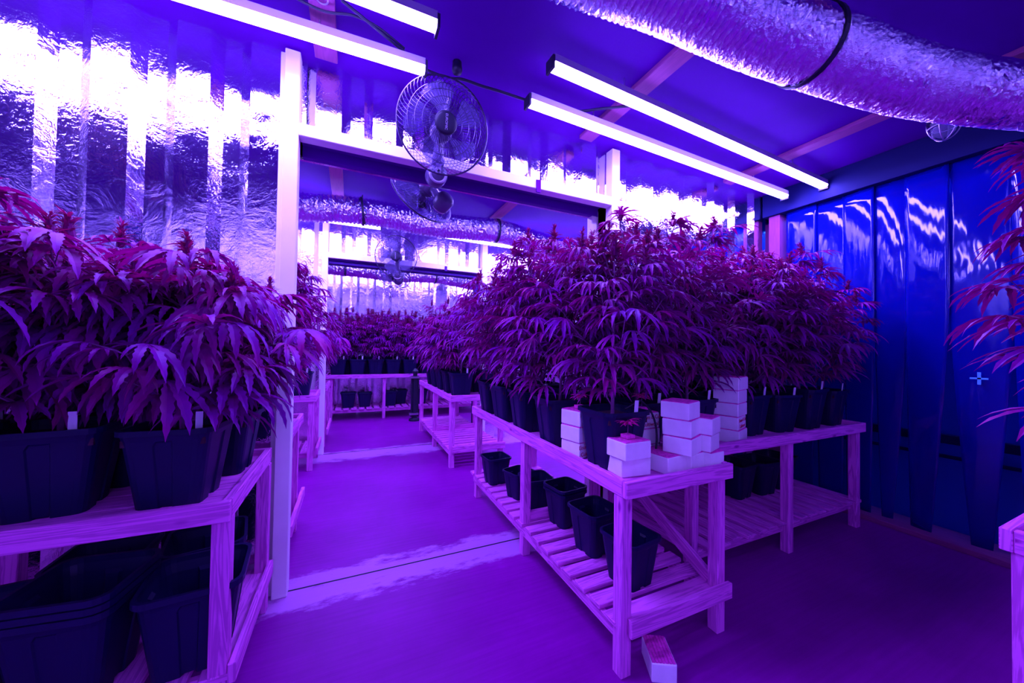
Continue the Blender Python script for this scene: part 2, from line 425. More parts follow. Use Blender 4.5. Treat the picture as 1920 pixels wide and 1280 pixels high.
# lower bars seen through the curtain and the pale panel behind it
trim([(3.66, 3.70, YR, 2.0, .60, .66)], M['blue_dark'])
trim([(3.67, 3.70, YR, 2.0, .50, .52)], M['blue_dark'])
trim([(3.40, 3.66, YR, 1.98, 0, .035)], M['batten'])
# small painted plate with two rings on the ceiling batten
def text_mesh(body, size, mat, parent=None, name='lettering', ext=.0006):
    cu = bpy.data.curves.new(name, 'FONT'); cu.body = body; cu.size = size; cu.extrude = ext
    cu.align_x = 'CENTER'; cu.align_y = 'CENTER'
    t = bpy.data.objects.new(name, cu); COL.objects.link(t)
    bpy.context.view_layer.update()
    dg = bpy.context.evaluated_depsgraph_get()
    me = bpy.data.meshes.new_from_object(t.evaluated_get(dg)); me.name = name
    bpy.data.objects.remove(t)
    if not me.materials: me.materials.append(mat)
    else: me.materials[0] = mat
    o = bpy.data.objects.new(name, me); COL.objects.link(o)
    if parent: o.parent = parent
    return o

# ------------------------------------------------------------------ lamps
def led_light(x0, y0, x1, y1, z, label, mat='led'):
    c = ((x0 + x1) / 2, (y0 + y1) / 2, z)
    t = thing('led_light', label, 'light', c, 0, 'LED grow lights')
    a = Vector((x0, y0, z)) - Vector(c); b_ = Vector((x1, y1, z)) - Vector(c); d = (b_ - a).normalized(); s = Vector((-d.y, d.x, 0))
    e = MB(); n = 8; k = len(e.v)
    rr = .033 if mat == 'led' else .0065
    for P in (a + d * .012, b_ - d * .012):
        for i in range(n + 1):
            th = PI * i / n
            e.v.append(tuple(P + s * math.cos(th) * rr - Vector((0, 0, 1)) * math.sin(th) * rr * .6))
    for i in range(n): e.quadface([i, i + n + 1, i + n + 2, i + 1])
    e.build('diffuser', M[mat], t)
    h = MB(); h.bar(a + d * .012 + Vector((0, 0, .018)), b_ - d * .012 + Vector((0, 0, .018)), .066, .034)
    h.build('housing', M['fan_light'], t)
    for P, q in ((a, 1), (b_, -1)):
        cpm = MB(); cpm.bar(P, P + d * .012 * q, .062, .06)
        cpm.build('end_cap', M['black'], t)
    L = (b_ - a).length
    for u in (.18, .82):
        hk = MB(); p = a + (b_ - a) * u
        hk.tube([p + Vector((0, 0, .03)), p + Vector((0, 0, ZC - z - .002))], .003, 6)
        hk.build('hanger', M['steel'], t)
    return t
led_light(-2.25, 1.80, .307, 1.728, 2.535, 'near left LED tube closest to the foil wall, its right end behind the fan')
led_light(-2.25, 1.47, .306, 1.467, 2.535, 'LED tube cut by the top edge of the photo left of the centre')
led_light(.824, 1.44, 3.43, 1.557, 2.535, 'long LED tube right of the fan, the upper one of the near right pair')
led_light(.84, 1.71, 3.37, 1.805, 2.535, 'long LED tube right of the fan, the lower one closest to the foil wall')
led_light(-2.2, 4.16, .277, 4.12, 2.49, 'LED tube in the second room, left one under the silver duct')
led_light(.945, 4.09, 3.4, 4.19, 2.49, 'LED tube in the second room, right one above the far fan')
led_light(-2.2, 3.76, .27, 3.75, 2.5, 'LED tube in the second room behind the silver duct, left of the fan')
led_light(.93, 3.74, 3.4, 3.78, 2.5, 'LED tube in the second room behind the silver duct, right of the fan')
led_light(-.9, 2.7, 3.0, 2.7, 2.5, 'LED tube in the second room just behind and above the near header')
led_light(1.95, 6.2, 4.4 - .75, 6.25, 2.48, 'LED tube in the last room seen as a short bright line')
led_light(-.8, 6.2, 1.6, 6.2, 2.55, 'LED tube in the last room above the silver duct, hidden by the far header')
led_light(-.8, 5.2, 1.6, 5.2, 2.55, 'LED tube in the last room, just behind the far header')
led_light(-.3, -.12, 2.2, -.12, 2.49, 'dimmed LED tube over the viewer near the wall behind, outside the photo', 'led_dim')
# added fill: soft blue glow behind the strip curtain, no lamp stands there
la = bpy.data.lights.new('blue_fill', 'AREA'); la.energy = 9; la.color = (0.02, 0.10, 1.0); la.shape = 'RECTANGLE'; la.size = .12; la.size_y = 2.0
lo = bpy.data.objects.new('blue_fill', la); COL.objects.link(lo); lo.location = (3.66, .9, 2.40); lo.rotation_euler = (0, 0, 0)

# ------------------------------------------------------------------ benches
LEG = .048
def bench(name, label, x0, x1, y0, y1, legs, top=.72, slat_dir='x', shelf=.185, deck=True, rails='fblr', endrails='', brace=None, slat_w=.07, gap=.03, shelf_y=None, group=None):
    o = (x0, y0, 0)
    t = thing(name, label, 'bench', o, group=group)
    rh, rth = .062, .024
    def part(n, b): 
        q = b.build(n, M['wood'], t, o); bv = q.modifiers.new('bevel', 'BEVEL'); bv.width = .0025; bv.segments = 1; return q
    if 'f' in rails: part('rail', MB().box(x0, x1, y0, y0 + rth, top - rh, top))
    if 'b' in rails: part('rail', MB().box(x0, x1, y1 - rth, y1, top - rh, top))
    if 'l' in rails: part('rail', MB().box(x0, x0 + rth, y0 + rth + .001, y1 - rth - .001, top - rh, top))
    if 'r' in rails: part('rail', MB().box(x1 - rth, x1, y0 + rth + .001, y1 - rth - .001, top - rh, top))
    dk = MB(); n = max(1, int((y1 - y0 - 2 * rth) / .11)); ww = (y1 - y0 - 2 * rth) / n
    for i in range(n):
        ya = y0 + rth + i * ww
        dk.box(x0 + rth, x1 - rth, ya + .001, ya + ww - .001, top - .045, top - .027)
    part('deck', dk)
    for (lx, ly) in legs:
        part('leg', MB().box(lx - LEG / 2, lx + LEG / 2, ly - LEG / 2, ly + LEG / 2, 0, top - rh))
    # shelf
    sb = MB(); ya, yb = (y0 + .0, y1 - .0)
    if slat_dir == 'x':
        y = ya + .055
        while y < yb - .04:
            j = rnd.uniform(-.006, .006)
            sb.box(x0 + .004 + j, x1 - .004 + j, y, y + slat_w, shelf - .02, shelf); y += slat_w + gap
        part('shelf', sb)
        part('shelf_bearer', MB().box(x0 + .012, x0 + .036, ya + .06, yb - .03, shelf - .068, shelf - .021))
        part('shelf_bearer', MB().box(x1 - .036, x1 - .012, ya + .06, yb - .03, shelf - .068, shelf - .021))
    else:
        x = x0 + .03
        while x < x1 - .06:
            j = rnd.uniform(-.008, .008)
            sb.box(x, x + slat_w, ya + .03 + j, yb - .02 + j, shelf - .02, shelf); x += slat_w + gap
        part('shelf', sb)
        part('shelf_bearer', MB().box(x0 + .02, x1 - .03, ya + .06, ya + .084, shelf - .068, shelf - .021))
        part('shelf_bearer', MB().box(x0 + .02, x1 - .03, yb - .06, yb - .036, shelf - .068, shelf - .021))
    if 'f' in endrails: part('end_rail', MB().box(x0 + .03, x1 + .0, y0 + .002, y0 + .024, shelf - .035, shelf + .03))
    if 'r' in endrails: part('end_rail', MB().box(x1 - .0, x1 + .022, y0 + .02, y1 - .03, shelf - .03, shelf + .03))
    if 'B' in endrails: part('end_rail', MB().box(x0 + .03, x1 - .03, y0 + .86, y0 + .884, shelf + .001, shelf + .06))
    if brace: part('brace', MB().bar(brace[0], brace[1], .022, .06))
    return t
bench('wooden_bench', 'pine bench in near right foreground with stacks of white blocks on its end',
      .915, 1.50, 1.0, 2.80, [(.942, 1.05), (1.462, 1.05), (.952, 1.88), (1.455, 1.88), (.955, 2.735), (1.455, 2.735)], endrails='fB',
      brace=((1.462, 1.078, .20), (1.475, 1.75, .52)))
bench('wooden_bench', 'long pine bench behind the near right one, reaching to the blue curtain',
      1.56, 3.25, 1.235, 1.93, [(2.42, 1.285), (3.21, 1.285), (1.60, 1.285), (1.60, 1.88), (2.42, 1.88), (3.21, 1.88)], slat_dir='y', slat_w=.07, gap=.036)
bench('wooden_bench', 'pine bench at the lower left corner of the photo holding large leafy plants',
      -1.75, -.325, 1.345, 1.98, [(-.352, 1.395), (-.345, 1.935), (-1.1, 1.395), (-1.7, 1.395), (-1.1, 1.935)], slat_dir='y', endrails='r', slat_w=.09)
bench('wooden_bench', 'pine bench in the second room just behind the left door jamb',
      -1.75, -.292, 2.24, 2.89, [(-.32, 2.68), (-.33, 2.30), (-1.1, 2.30), (-1.1, 2.68)], slat_dir='y', endrails='r')
bench('wooden_bench', 'second pine bench on the left in the second room, its front corner showing',
      -1.75, -.29, 3.87, 4.38, [(-.335, 3.84 + .07), (-.32, 4.34), (-1.1, 3.92), (-1.1, 4.34)], slat_dir='y', endrails='r')
bench('wooden_bench', 'small pine bench on the left in the last room, beyond the far opening',
      -1.6, -.245, 4.70, 5.45, [(-.28, 4.76), (-.28, 5.40), (-1.0, 4.76), (-1.0, 5.40)], slat_dir='y', endrails='r')
bench('wooden_bench', 'pine bench on the right of second room, running through the far opening',
      .905, 1.50, 3.44, 5.2, [(.935, 3.49), (.945, 4.32), (.935, 5.15), (1.46, 3.49), (1.45, 4.32), (1.45, 5.15)], endrails='fB', slat_w=.065)
bench('wooden_bench', 'pine bench across the back of the last room, against the foil wall',
      -.35, 2.2, 6.24, 6.83, [(-.27, 6.29), (.52, 6.29), (1.4, 6.29), (-.27, 6.78), (1.4, 6.78)], top=.735, slat_dir='y', slat_w=.085)
bench('wooden_bench', 'corner of a pine bench cut by the right edge of the photo',
      1.665, 3.2, -.35, .352, [(1.70, .31), (3.1, .31), (1.70, -.3), (3.1, -.3)], slat_dir='y')

# ------------------------------------------------------------------ pots
def pot_mesh(name='pot', wt=.228, wb=.165, h=.245, rim=.016, groove=True, parent=None, z0=0):
    """square tapered nursery pot with rounded corners, flutes down each side and a folded rim"""
    b = MB()
    def ring(w_, z, notch, wall=0.0):
        pts = []; r = w_ * .16; hw = w_ / 2
        for q in range(4):
            a0 = q * PI / 2
            c, s_ = math.cos(a0), math.sin(a0)
            loc = []
            for i in range(5):
                th = -PI / 4 + (i - 2) * PI / 8 + PI / 4 - PI / 4
                loc.append((hw - r + r * math.cos((i - 4) * PI / 8), -(hw - r) + r * math.sin((i - 4) * PI / 8)))
            # side with a flute at its middle
            nd = notch * w_
            loc += [(hw, -.11 * w_), (hw - nd, -.07 * w_), (hw - nd, .07 * w_), (hw, .11 * w_)]
            for x, y in loc: pts.append((x * c - y * s_, x * s_ + y * c, z))
        return pts
    def lerp(t): return wb + (wt - wb) * t
    rings = [ring(wb, 0, .07), ring(lerp(.02), h * .02, .07), ring(lerp(.80), h * .80, .05), ring(lerp(.86), h * .86, 0), ring(wt, h - rim, 0),
             ring(wt + .014, h - rim, 0), ring(wt + .014, h, 0), ring(wt - .006, h, 0), ring(wt - .008, h - rim, 0), ring(lerp(.82) - .008, h * .82, 0.0), ring(wb - .008, .006, 0)]
    k = len(rings[0])
    for q in rings: b.v += q
    for i in range(len(rings) - 1):
        for j in range(k):
            b.quadface([i * k + j, i * k + (j + 1) % k, (i + 1) * k + (j + 1) % k, (i + 1) * k + j])
    b.quadface([j for j in reversed(range(k))])
    b.quadface([(len(rings) - 1) * k + j for j in range(k)])
    return b

# ------------------------------------------------------------------ leaves
def leaflet(b, C, d0, n, L, W, g, seg, serr=True):
    """one drooping serrated leaflet"""
    p = Vector(C); base = len(b.v); down = Vector((0, 0, -1))
    d = Vector(d0)
    for i in range(seg + 1):
        t = i / seg
        wdt = W * (math.sin(PI * min(1, t ** .85)) ** .8 if 0 < t < 1 else 0.02)
        if serr and i % 2 and 0 < i < seg: wdt *= .72
        sd = d.cross(n)
        if sd.length < 1e-4: sd = d.cross(Vector((1, 0, 0)))
        sd.normalize(); nn = sd.cross(d).normalized()
        b.v += [tuple(p - sd * wdt + nn * wdt * .35), tuple(p), tuple(p + sd * wdt + nn * wdt * .35)]
        d = (d + down * g * (1.6 / seg) * (.5 + t)).normalized()
        p = p + d * (L / seg)
    for i in range(seg):
        a = base + i * 3
        b.quadface([a, a + 1, a + 4, a + 3]); b.quadface([a + 1, a + 2, a + 5, a + 4])
FA = [(0, 1.0), (27, .92), (-27, .92), (55, .72), (-55, .72), (92, .42), (-92, .42)]
def palm_leaf(b, C, az, tilt, L, g, seg, r, serr=True, nleaf=7, lw=.07):
    F = Vector((math.cos(az) * math.cos(tilt), math.sin(az) * math.cos(tilt), math.sin(tilt)))
    side = Vector((-math.sin(az), math.cos(az), 0)); n = F.cross(side).normalized()
    if n.z < 0: n = -n
    ro = r.uniform(-.35, .35)
    n = (Matrix.Rotation(ro, 3, F) @ n)
    for a, l in FA[:nleaf]:
        a = R(a + r.uniform(-6, 6))
        d = Matrix.Rotation(a, 3, n) @ F
        leaflet(b, C, d, n, L * l * r.uniform(.9, 1.08), L * l * lw + .0015, g * r.uniform(.7, 1.3), seg, serr)
def bud_mesh(r, h=.07, rad=.024):
    b = MB()
    for i in range(70):
        t = r.random() ** .9; z = t * h; rr = rad * (1 - t * .75) * r.uniform(.2, 1); az = r.uniform(0, 2 * PI)
        el = r.uniform(-.1, 1.0)
        d = Vector((math.cos(az) * math.cos(el), math.sin(az) * math.cos(el), math.sin(el) + .25)).normalized()
        n = Vector((-math.cos(az) * .5, -math.sin(az) * .5, 1)).normalized()
        leaflet(b, (math.cos(az) * rr * .6, math.sin(az) * rr * .6, z), d, n, r.uniform(.018, .034), r.uniform(.0025, .0042), .1, 3, False)
    for i in range(16):
        az = r.uniform(0, 2 * PI); d = Vector((math.cos(az), math.sin(az), r.uniform(.1, .9))).normalized()
        leaflet(b, (0, 0, r.uniform(0, h * .5)), d, Vector((0, 0, 1)), r.uniform(.045, .08), .0045, .45, 5, False)
    b.lathe([(.001, 0), (rad * .5, .005), (rad * .55, h * .4), (rad * .3, h * .8), (.001, h)], 8)
    return b
BUDS = []
POT = None
def make_plant(seed, H, rad, nbr, Lf, g, seg=9, mat='leaf', dens=1.0, pot=True):
    """potted hemp plant: height H above the soil, canopy radius rad"""
    r = random.Random(seed)
    global POT
    t = thing('cannabis_plant', 'x', 'plant')
    zs = .215
    if POT is None:
        p = pot_mesh().build('pot', M['pot'], t, smooth=False); POT = p.data
    else:
        p = bpy.data.objects.new('pot', POT); COL.objects.link(p); p.parent = t
    so = MB().box(-.102, .102, -.102, .102, zs - .02, zs); so.build('soil', M['soil'], t)
    st = MB(); tops = []
    lean = (r.uniform(-.03, .03), r.uniform(-.03, .03))
    trunk = [(lean[0] * u, lean[1] * u, zs - .01 + H * .93 * u) for u in [i / 6 for i in range(7)]]
    st.tube(trunk, [.0085 - .0055 * i / 6 for i in range(7)], 6)
    fo = MB()
    tops.append(Vector(trunk[-1]))
    az = r.uniform(0, 6)
    nodes = []
    for i in range(nbr):
        u = .05 + .83 * (i / (nbr - 1)); az += 2.4 + r.uniform(-.3, .3)
        P = Vector((lean[0] * u, lean[1] * u, zs + H * .93 * u))
        reach = rad * (1.0 - .55 * u) * r.uniform(.72, 1.0) * (.8 if u < .15 else 1)
        rise = H * (.16 + .16 * (1 - u)) * r.uniform(.8, 1.2)
        pts = []
        for k in range(5):
            q = k / 4
            pts.append(P + Vector((math.cos(az), math.sin(az), 0)) * reach * (q ** .85) + Vector((0, 0, rise * q ** 1.5)))
        st.tube(pts, [.004, .0035, .003, .0026, .002], 4)
        nodes.append((pts, az, u))
        if u > .35: tops.append(pts[-1])
    def add_leaf(C, a, tl, L):
        # petiole then the leaf
        pl = r.uniform(.035, .07) * (L / .13)
        e = C + Vector((math.cos(a), math.sin(a), .45)).normalized() * pl
        st.tube([C, (C + e) / 2 + Vector((0, 0, .004)), e], .0014, 3, caps=False)
        palm_leaf(fo, e, a, tl, L, g * r.uniform(.6, 1.3), seg, r, lw=.078 if Lf > .18 else .066)
    for pts, a0, u in nodes:
        for k in (1, 2, 3, 4):
            for sgn in (-1, 1):
                if r.random() > .96 * dens: continue
                a = a0 + sgn * r.uniform(.25, 1.3)
                L = Lf * r.uniform(.75, 1.15) * (1.0 - .28 * u)
                add_leaf(Vector(pts[k]), a, r.uniform(-.35, .35), L)
        for q in range(3):
            a = a0 + r.uniform(-2.6, 2.6)
            add_leaf(Vector(pts[-1]), a, r.uniform(0, .6), Lf * r.uniform(.45, .75))
    for i in range(int(10 * dens)):
        u = .30 + .68 * i / 10
        P = Vector((lean[0] * u, lean[1] * u, zs + H * .93 * u)); a = i * 2.4 + r.uniform(-.3, .3)
        add_leaf(P, a, r.uniform(.1, .6), Lf * (1.1 - .4 * u))
    for i in range(6): add_leaf(tops[0] - Vector((0, 0, r.uniform(0, .06))), r.uniform(0, 6.3), r.uniform(.2, .8), Lf * r.uniform(.5, .8))
    fo.build('foliage', M[mat], t)
    st.build('stem', M['stem'], t)
    if not BUDS:
        for q in range(3):
            bo = bud_mesh(random.Random(90 + q), h=.075 + .012 * q); 
            o = bo.build('flower_bud', M['bud'], t); BUDS.append(o.data); bpy.data.objects.remove(o)
    for i, T in enumerate(tops[:1] + sorted(tops[1:], key=lambda v: -v.z)[:6]):
        o = bpy.data.objects.new('flower_bud', BUDS[i % 3]); COL.objects.link(o); o.parent = t
        o.location = T + Vector((0, 0, .02)); o.rotation_euler = (r.uniform(-.15, .15), r.uniform(-.15, .15), r.uniform(0, 6))
        k = 1.3 if i == 0 else .85; o.scale = (k, k, k)
    # name stake
    lb = MB(); lb.hexa([(.046, -.090, .20), (.064, -.090, .20), (.064, -.088, .20), (.046, -.088, .20), (.048, -.098, .292), (.066, -.098, .292), (.066, -.096, .292), (.048, -.096, .292)])
    lb.build('plant_label', M['label'], t)
    return t

PV = {}
PV['S1'] = (11, .58, .31, 15, .205, 1.0)
PV['S2'] = (12, .54, .30, 14, .20, 1.15)
PV['T1'] = (21, .92, .33, 19, .175, .85)
PV['T2'] = (22, .84, .33, 18, .17, 1.0)
PV['T3'] = (23, .76, .32, 17, .165, .9)
PV['B1'] = (31, .60, .27, 14, .12, 1.1)
PROTO = {}
def plant(v, x, y, z, label, rz=None, group=None, sc=1.0):
    if v not in PROTO:
        q = PV[v]
        t = make_plant(q[0], q[1], q[2], q[3], q[4], q[5], seg=14 if v[0] == 'S' else 10)
        PROTO[v] = t
    else: t = copy_tree(PROTO[v])
    t.location = (x, y, z); t.rotation_euler = (0, 0, rz if rz is not None else rnd.choice((0, 0, 1, -1, 2)) * PI / 2 + rnd.uniform(-.12, .12))
    t.scale = (sc, sc, sc)
    for c in (KIDS.get(t.name) or kids(t)):
        if c.name.startswith('plant_label'): c.rotation_euler = (0, 0, -t.rotation_euler[2] + rnd.uniform(-.2, .2))
    t['label'] = label
    t['group'] = group
    return t
DZ = .693
G1 = 'cannabis plants on the near left bench'
plant('S1', -.80, 1.56, DZ, 'bushy plant in black pot at the left edge, front row of near left bench', 0.1, G1, 1.04)
plant('S2', -.50, 1.52, DZ, 'drooping plant in the middle black pot at the front of the near left bench', -.1, G1)
plant('S1', -.455, 1.78, DZ, 'plant in the black pot closest to the white door jamb on the near left bench', 1.5, G1, .95)
plant('S2', -.76, 1.79, DZ, 'back row plant on the near left bench, behind the middle pot', 2.9, G1)
plant('S1', -1.08, 1.54, DZ, 'plant with tall dark flower spikes at the far left edge', 2.5, G1, 1.1)
plant('S2', -1.06, 1.79, DZ, 'plant at the left edge in the back row near the foil wall', .5, G1, 1.0)
G2 = 'cannabis plants on the near right bench'
RL = ['front', 'second', 'third', 'fourth', 'fifth']
plant('T3', 1.07, 1.265, DZ, 'plant in large black pot between white block stacks, nearest on right bench', 0.0, G2)
for i, (x, y, v) in enumerate([(1.035, 1.65, 'T2'), (1.03, 1.99, 'T1'), (1.03, 2.30, 'T3'), (1.04, 2.62, 'T2')]):
    plant(v, x, y, DZ, '%s plant from the viewer along the aisle side, near right bench' % RL[i + 1], None, G2)
for i, (x, y, v) in enumerate([(1.36, 1.42, 'T1'), (1.35, 1.76, 'T2'), (1.35, 2.10, 'T1'), (1.35, 2.42, 'T3'), (1.35, 2.68, 'T2')]):
    plant(v, x, y, DZ, '%s plant from the viewer in inner row of near right bench' % RL[i], None, G2)
G3 = 'cannabis plants on the long bench near the blue curtain'
for i, (x, y, v, s, d) in enumerate([(1.74, 1.43, 'T1', 1.0, 'behind the low white block stack'), (2.25, 1.44, 'T2', 1.0, 'just right of the tall block column'), (2.53, 1.42, 'T1', .97, 'second to the right of the tall block column'),
                         (2.82, 1.42, 'T3', 1.08, 'second from the blue curtain'), (3.11, 1.42, 'T3', 1.0, 'closest to the blue curtain')]):
    plant(v, x, y, DZ, 'front row plant on the long bench, %s' % d, None, G3, s)
for i, (x, y, v) in enumerate([(1.78, 1.71, 'T2'), (2.08, 1.71, 'T1'), (2.40, 1.70, 'T1'), (2.72, 1.71, 'T2'), (3.05, 1.71, 'T2')]):
    plant(v, x, y, DZ, '%s plant from the left in the back row of the long bench' % RL[i].replace('front', 'first'), None, G3)
G4 = 'cannabis plants on the left benches of the second room'
for i, (x, y, v, d) in enumerate([(-.45, 2.42, 'T3', 'just behind the left door jamb, near the opening'), (-.46, 2.72, 'T2', 'second from the left door jamb beside the aisle'), (-.80, 2.5, 'T3', 'in the inner row just behind the left door jamb'),
                            (-.45, 4.03, 'T3', 'on the second left bench beside the far door jamb'), (-.78, 4.06, 'T2', 'in the inner row of the second left bench')]):
    plant(v, x, y, DZ, 'plant in the second room %s' % d, None, G4, .98)
for i, y in enumerate((3.60, 3.92, 4.24, 4.56, 4.88)):
    plant(('T3', 'S1', 'T3', 'S2', 'S1')[i], 1.05, y, DZ, '%s plant along the aisle on the right bench, second room' % RL[i].replace('front', 'first'), None, 'cannabis plants on the right bench of the second room', 1.0)
for i, y in enumerate((3.62, 3.94, 4.26, 4.9)):
    plant(('T2', 'T3', 'T2', 'S1')[i], 1.36, y, DZ, '%s inner row plant on the right bench in the second room' % RL[i].replace('front', 'first'), None, 'cannabis plants on the right bench of the second room')
for i, (x, y) in enumerate(((-.42, 4.86), (-.42, 5.18))):
    plant('S1', x, y, DZ, 'plant on small left bench of the last room, %s the far opening' % ('next to' if i == 0 else 'further from'), None, 'cannabis plants on the small left bench')
for i, x in enumerate((-.18, .10, .38, .66, .94, 1.25)):
    plant('B1', x, 6.40, .708, '%s plant from the left in the front row of the farthest bench' % (RL + ['sixth'])[i].replace('front', 'first'), None, 'cannabis plants on the back bench', 1.1)
for i, x in enumerate((-.05, .24, .52, .80, 1.1)):
    plant('B1', x, 6.66, .708, '%s plant from the left in the rear row of the farthest bench' % RL[i].replace('front', 'first'), None, 'cannabis plants on the back bench', 1.28)
plant('T1', 1.92, .13, DZ, 'dark leafy plant cut by the right edge, in front of the blue curtain', 1.0, 'cannabis plants on the near edge bench', 1.04)

# ------------------------------------------------------------------ empty pots
EP = pot_mesh()
epot = EP.build('plant_pot', M['pot'], origin=(0, 0, 0)); EPD = epot.data; bpy.data.objects.remove(epot)
def empty_pot(x, y, z, label, group, rz=0, h=1.0, n=1, tilt=None):
    for k in range(n):
        o = bpy.data.objects.new('plant_pot', EPD); COL.objects.link(o)
        o.location = (x, y, z + k * .022); o.rotation_euler = (0, 0, rz) if not tilt else tilt; o.scale = (h, h, h)
        L = label if n == 1 else label + (', lowest of nest' if k == 0 else (', topmost of nest' if k == n - 1 else ', middle of its nest'))
        tag(o, L, 'pot', group)
g = 'empty pots on the shelf of the near right bench'
for (x, y, rz, n, s, d) in [(1.02, 2.52, .05, 1, .80, 'alone furthest back on the near right bench shelf'),
                      (1.07, 2.22, .3, 1, .72, 'second from the back on the near right shelf, small'),
                      (1.10, 2.03, -.1, 1, .80, 'third from the back on the near right shelf'),
                      (1.16, 1.78, .12, 2, .82, 'third from the front on the near right shelf'),
                      (1.15, 1.49, .1, 1, .88, 'second from the front on the near right shelf'),
                      (1.145, 1.23, .12, 1, .84, 'nearest on the near right shelf, behind the front leg')]:
    empty_pot(x, y, .186, 'empty black square pot ' + d, g, rz, s, n)
g = 'empty pots on the shelf of the long bench'
for (x, y, rz, d) in [(2.50, 1.66, .1, 'left one of three on the shelf of the long bench'), (2.73, 1.64, -.05, 'middle one of three on the shelf of the long bench'), (2.97, 1.66, 0, 'right one of three on the shelf of the long bench')]:
    empty_pot(x, y, .186, 'empty black square pot, ' + d, g, rz, .95)
g = 'empty pots under the near left bench'
empty_pot(-.44, 1.50, .186, 'empty black pot under the near left bench beside the front leg', g, .1, 1.1)
empty_pot(-.71, 1.50, .186, 'empty black pot under left bench, left of the front leg', g, -.15, 1.1, 3)
empty_pot(-.50, 1.79, .186, 'empty black pot under the left bench, at the back beside the rear leg', g, .2, 1.05)
empty_pot(-.98, 1.50, .186, 'empty black pot under the left bench at the left edge of the photo', g, .1, 1.1)
empty_pot(-.79, 1.79, .186, 'empty black pot at the back under the left bench, left of the others', g, 0, 1.05)
g = 'empty pots on the shelf of the back bench'
for (x, y, s, d) in [(-.02, 6.45, 1, 'first'), (.23, 6.47, .95, 'second'), (.63, 6.45, 1, 'third'), (.82, 6.62, 1, 'fourth'), (1.15, 6.5, 1, 'fifth')]:
    empty_pot(x, y, .187, 'empty pot on the low shelf of the farthest bench, %s from left' % d, g, 0, s)

# ------------------------------------------------------------------ rockwool blocks
BH = .072
def block(x, y, z, rz, label, w_=.128, d_=.118, text=None, face='f'):
    t = thing('rockwool_block', label, 'block', (x, y, z), rz, 'white wrapped rockwool blocks')
    b = MB(); b.box(-w_ / 2, w_ / 2, -d_ / 2, d_ / 2, 0, BH - .003)
    q = b.build('wrapper', M['block'], t); bv = q.modifiers.new('bevel', 'BEVEL'); bv.width = .004; bv.segments = 2
    top = MB(); n = 7
    for i in range(n):
        x0 = -w_ / 2 + .003 + (w_ - .006) * i / n
        top.box(x0, x0 + (w_ - .006) / n - .0015, -d_ / 2 + .003, d_ / 2 - .003, BH - .004, BH + .0005 * (i % 3))
    top.build('rockwool_top', M['rockwool'], t)
    if text:
        for k, s_ in enumerate(text):
            tx = text_mesh(s_, .026, M['red_print'], q, 'printed_text')
            if face == 'f': tx.location = (0.0, -d_ / 2 - .0012, BH * (.70 - .45 * k)); tx.rotation_euler = (PI / 2, 0, 0)
            else: tx.location = (-w_ / 2 - .0012, 0, BH * (.70 - .45 * k)); tx.rotation_euler = (PI / 2, 0, -PI / 2)
            tx['label'] = 'red printed lettering'
    return t
def stack(x, y, z, n, rz, what, texts=None, w_=.128, d_=.118, face='f'):
    pos = ['lowest', 'second from the bottom', 'third from the bottom', 'fourth from the bottom', 'topmost']
    for k in range(n):
        p = 'topmost' if k == n - 1 else pos[k]
        block(x + rnd.uniform(-.004, .004), y + rnd.uniform(-.004, .004), z + k * (BH + .001), rz + rnd.uniform(-.05, .05),
              'white block in the %s, %s' % (what, p), w_, d_, (texts or {}).get(k), face)
stack(1.01, 1.435, .694, 3, .25, 'stack left of the nearest large pot', {0: ['Eisum & Cul', 'Cultiwool']}, w_=.12, d_=.12)
stack(1.265, 1.29, .694, 3, .02, 'stack right of the nearest large pot', {2: ['Eisum & Cul', 'Cultiwool']}, w_=.115)
block(1.055, 1.145, .694, -.10, 'white block at the bench front corner under the seedling block', .14, .10)
block(1.04, 1.13, .694 + BH + .001, .03, 'white rockwool block at the bench corner carrying a seedling', .135, .11)
block(1.232, 1.135, .694, .12, 'white block with long pink top, alone between seedling block and near stack', .13, .15)
block(1.345, 1.115, .694, .15, 'white rockwool block under the near stack, at its left', .10, .12)
block(1.445, 1.10, .694, .1, 'white rockwool block shaded under the near stack, at the bench right corner', .095, .13)
stack(1.305, 1.10, .694 + BH + .001, 3, .35, 'near stack at the bench end', w_=.125)
stack(1.435, 1.105, .694 + BH + .001, 2, .32, 'lower stack at the right corner of the bench', w_=.115)
stack(1.985, 1.345, .694, 5, .32, 'tall column on the long bench', {1: ['Eisum & Cul', 'Cultiwool']}, w_=.15, d_=.13)
block(1.085, .995 + .015, 0.0, -.5, 'white rockwool block lying on the floor beneath the near right bench', .09, .13)

# seedlings
def seedling(x, y, z, label, s=1.0, seed=1):
    t = thing('seedling', label, 'seedling', (x, y, z), 0, 'small seedlings on blocks')
    pb = MB(); pb.box(-.02, .02, -.02, .02, 0, .014); q = pb.build('rooting_plug', M['rockwool'], t)
    r = random.Random(seed); h = .055 * s
    MB().tube([(0, 0, .012), (.002, .001, .012 + h * .5), (0, 0, .012 + h)], .0016, 5).build('stem', M['stem'], t)
    fo = MB()
    for i in range(5): palm_leaf(fo, Vector((0, 0, .012 + h * (.7 + .3 * (i / 5)))), i * 1.35 + r.random(), r.uniform(.0, .6), .055 * s * r.uniform(.8, 1.1), .5, 5, r)
    fo.build('foliage', M['seedling'], t)
    return t
seedling(1.035, 1.13, .694 + 2 * BH + .004, 'small seedling in a pink plug on the white block at the bench corner', 1.1, 1)
seedling(1.012, 1.43, .694 + 3 * BH + .006, 'small seedling on the block stack left of the large pot', 1.0, 2)
seedling(1.265, 1.29, .694 + 3 * BH + .006, 'small seedling on the block stack right of the large pot', 1.15, 3)
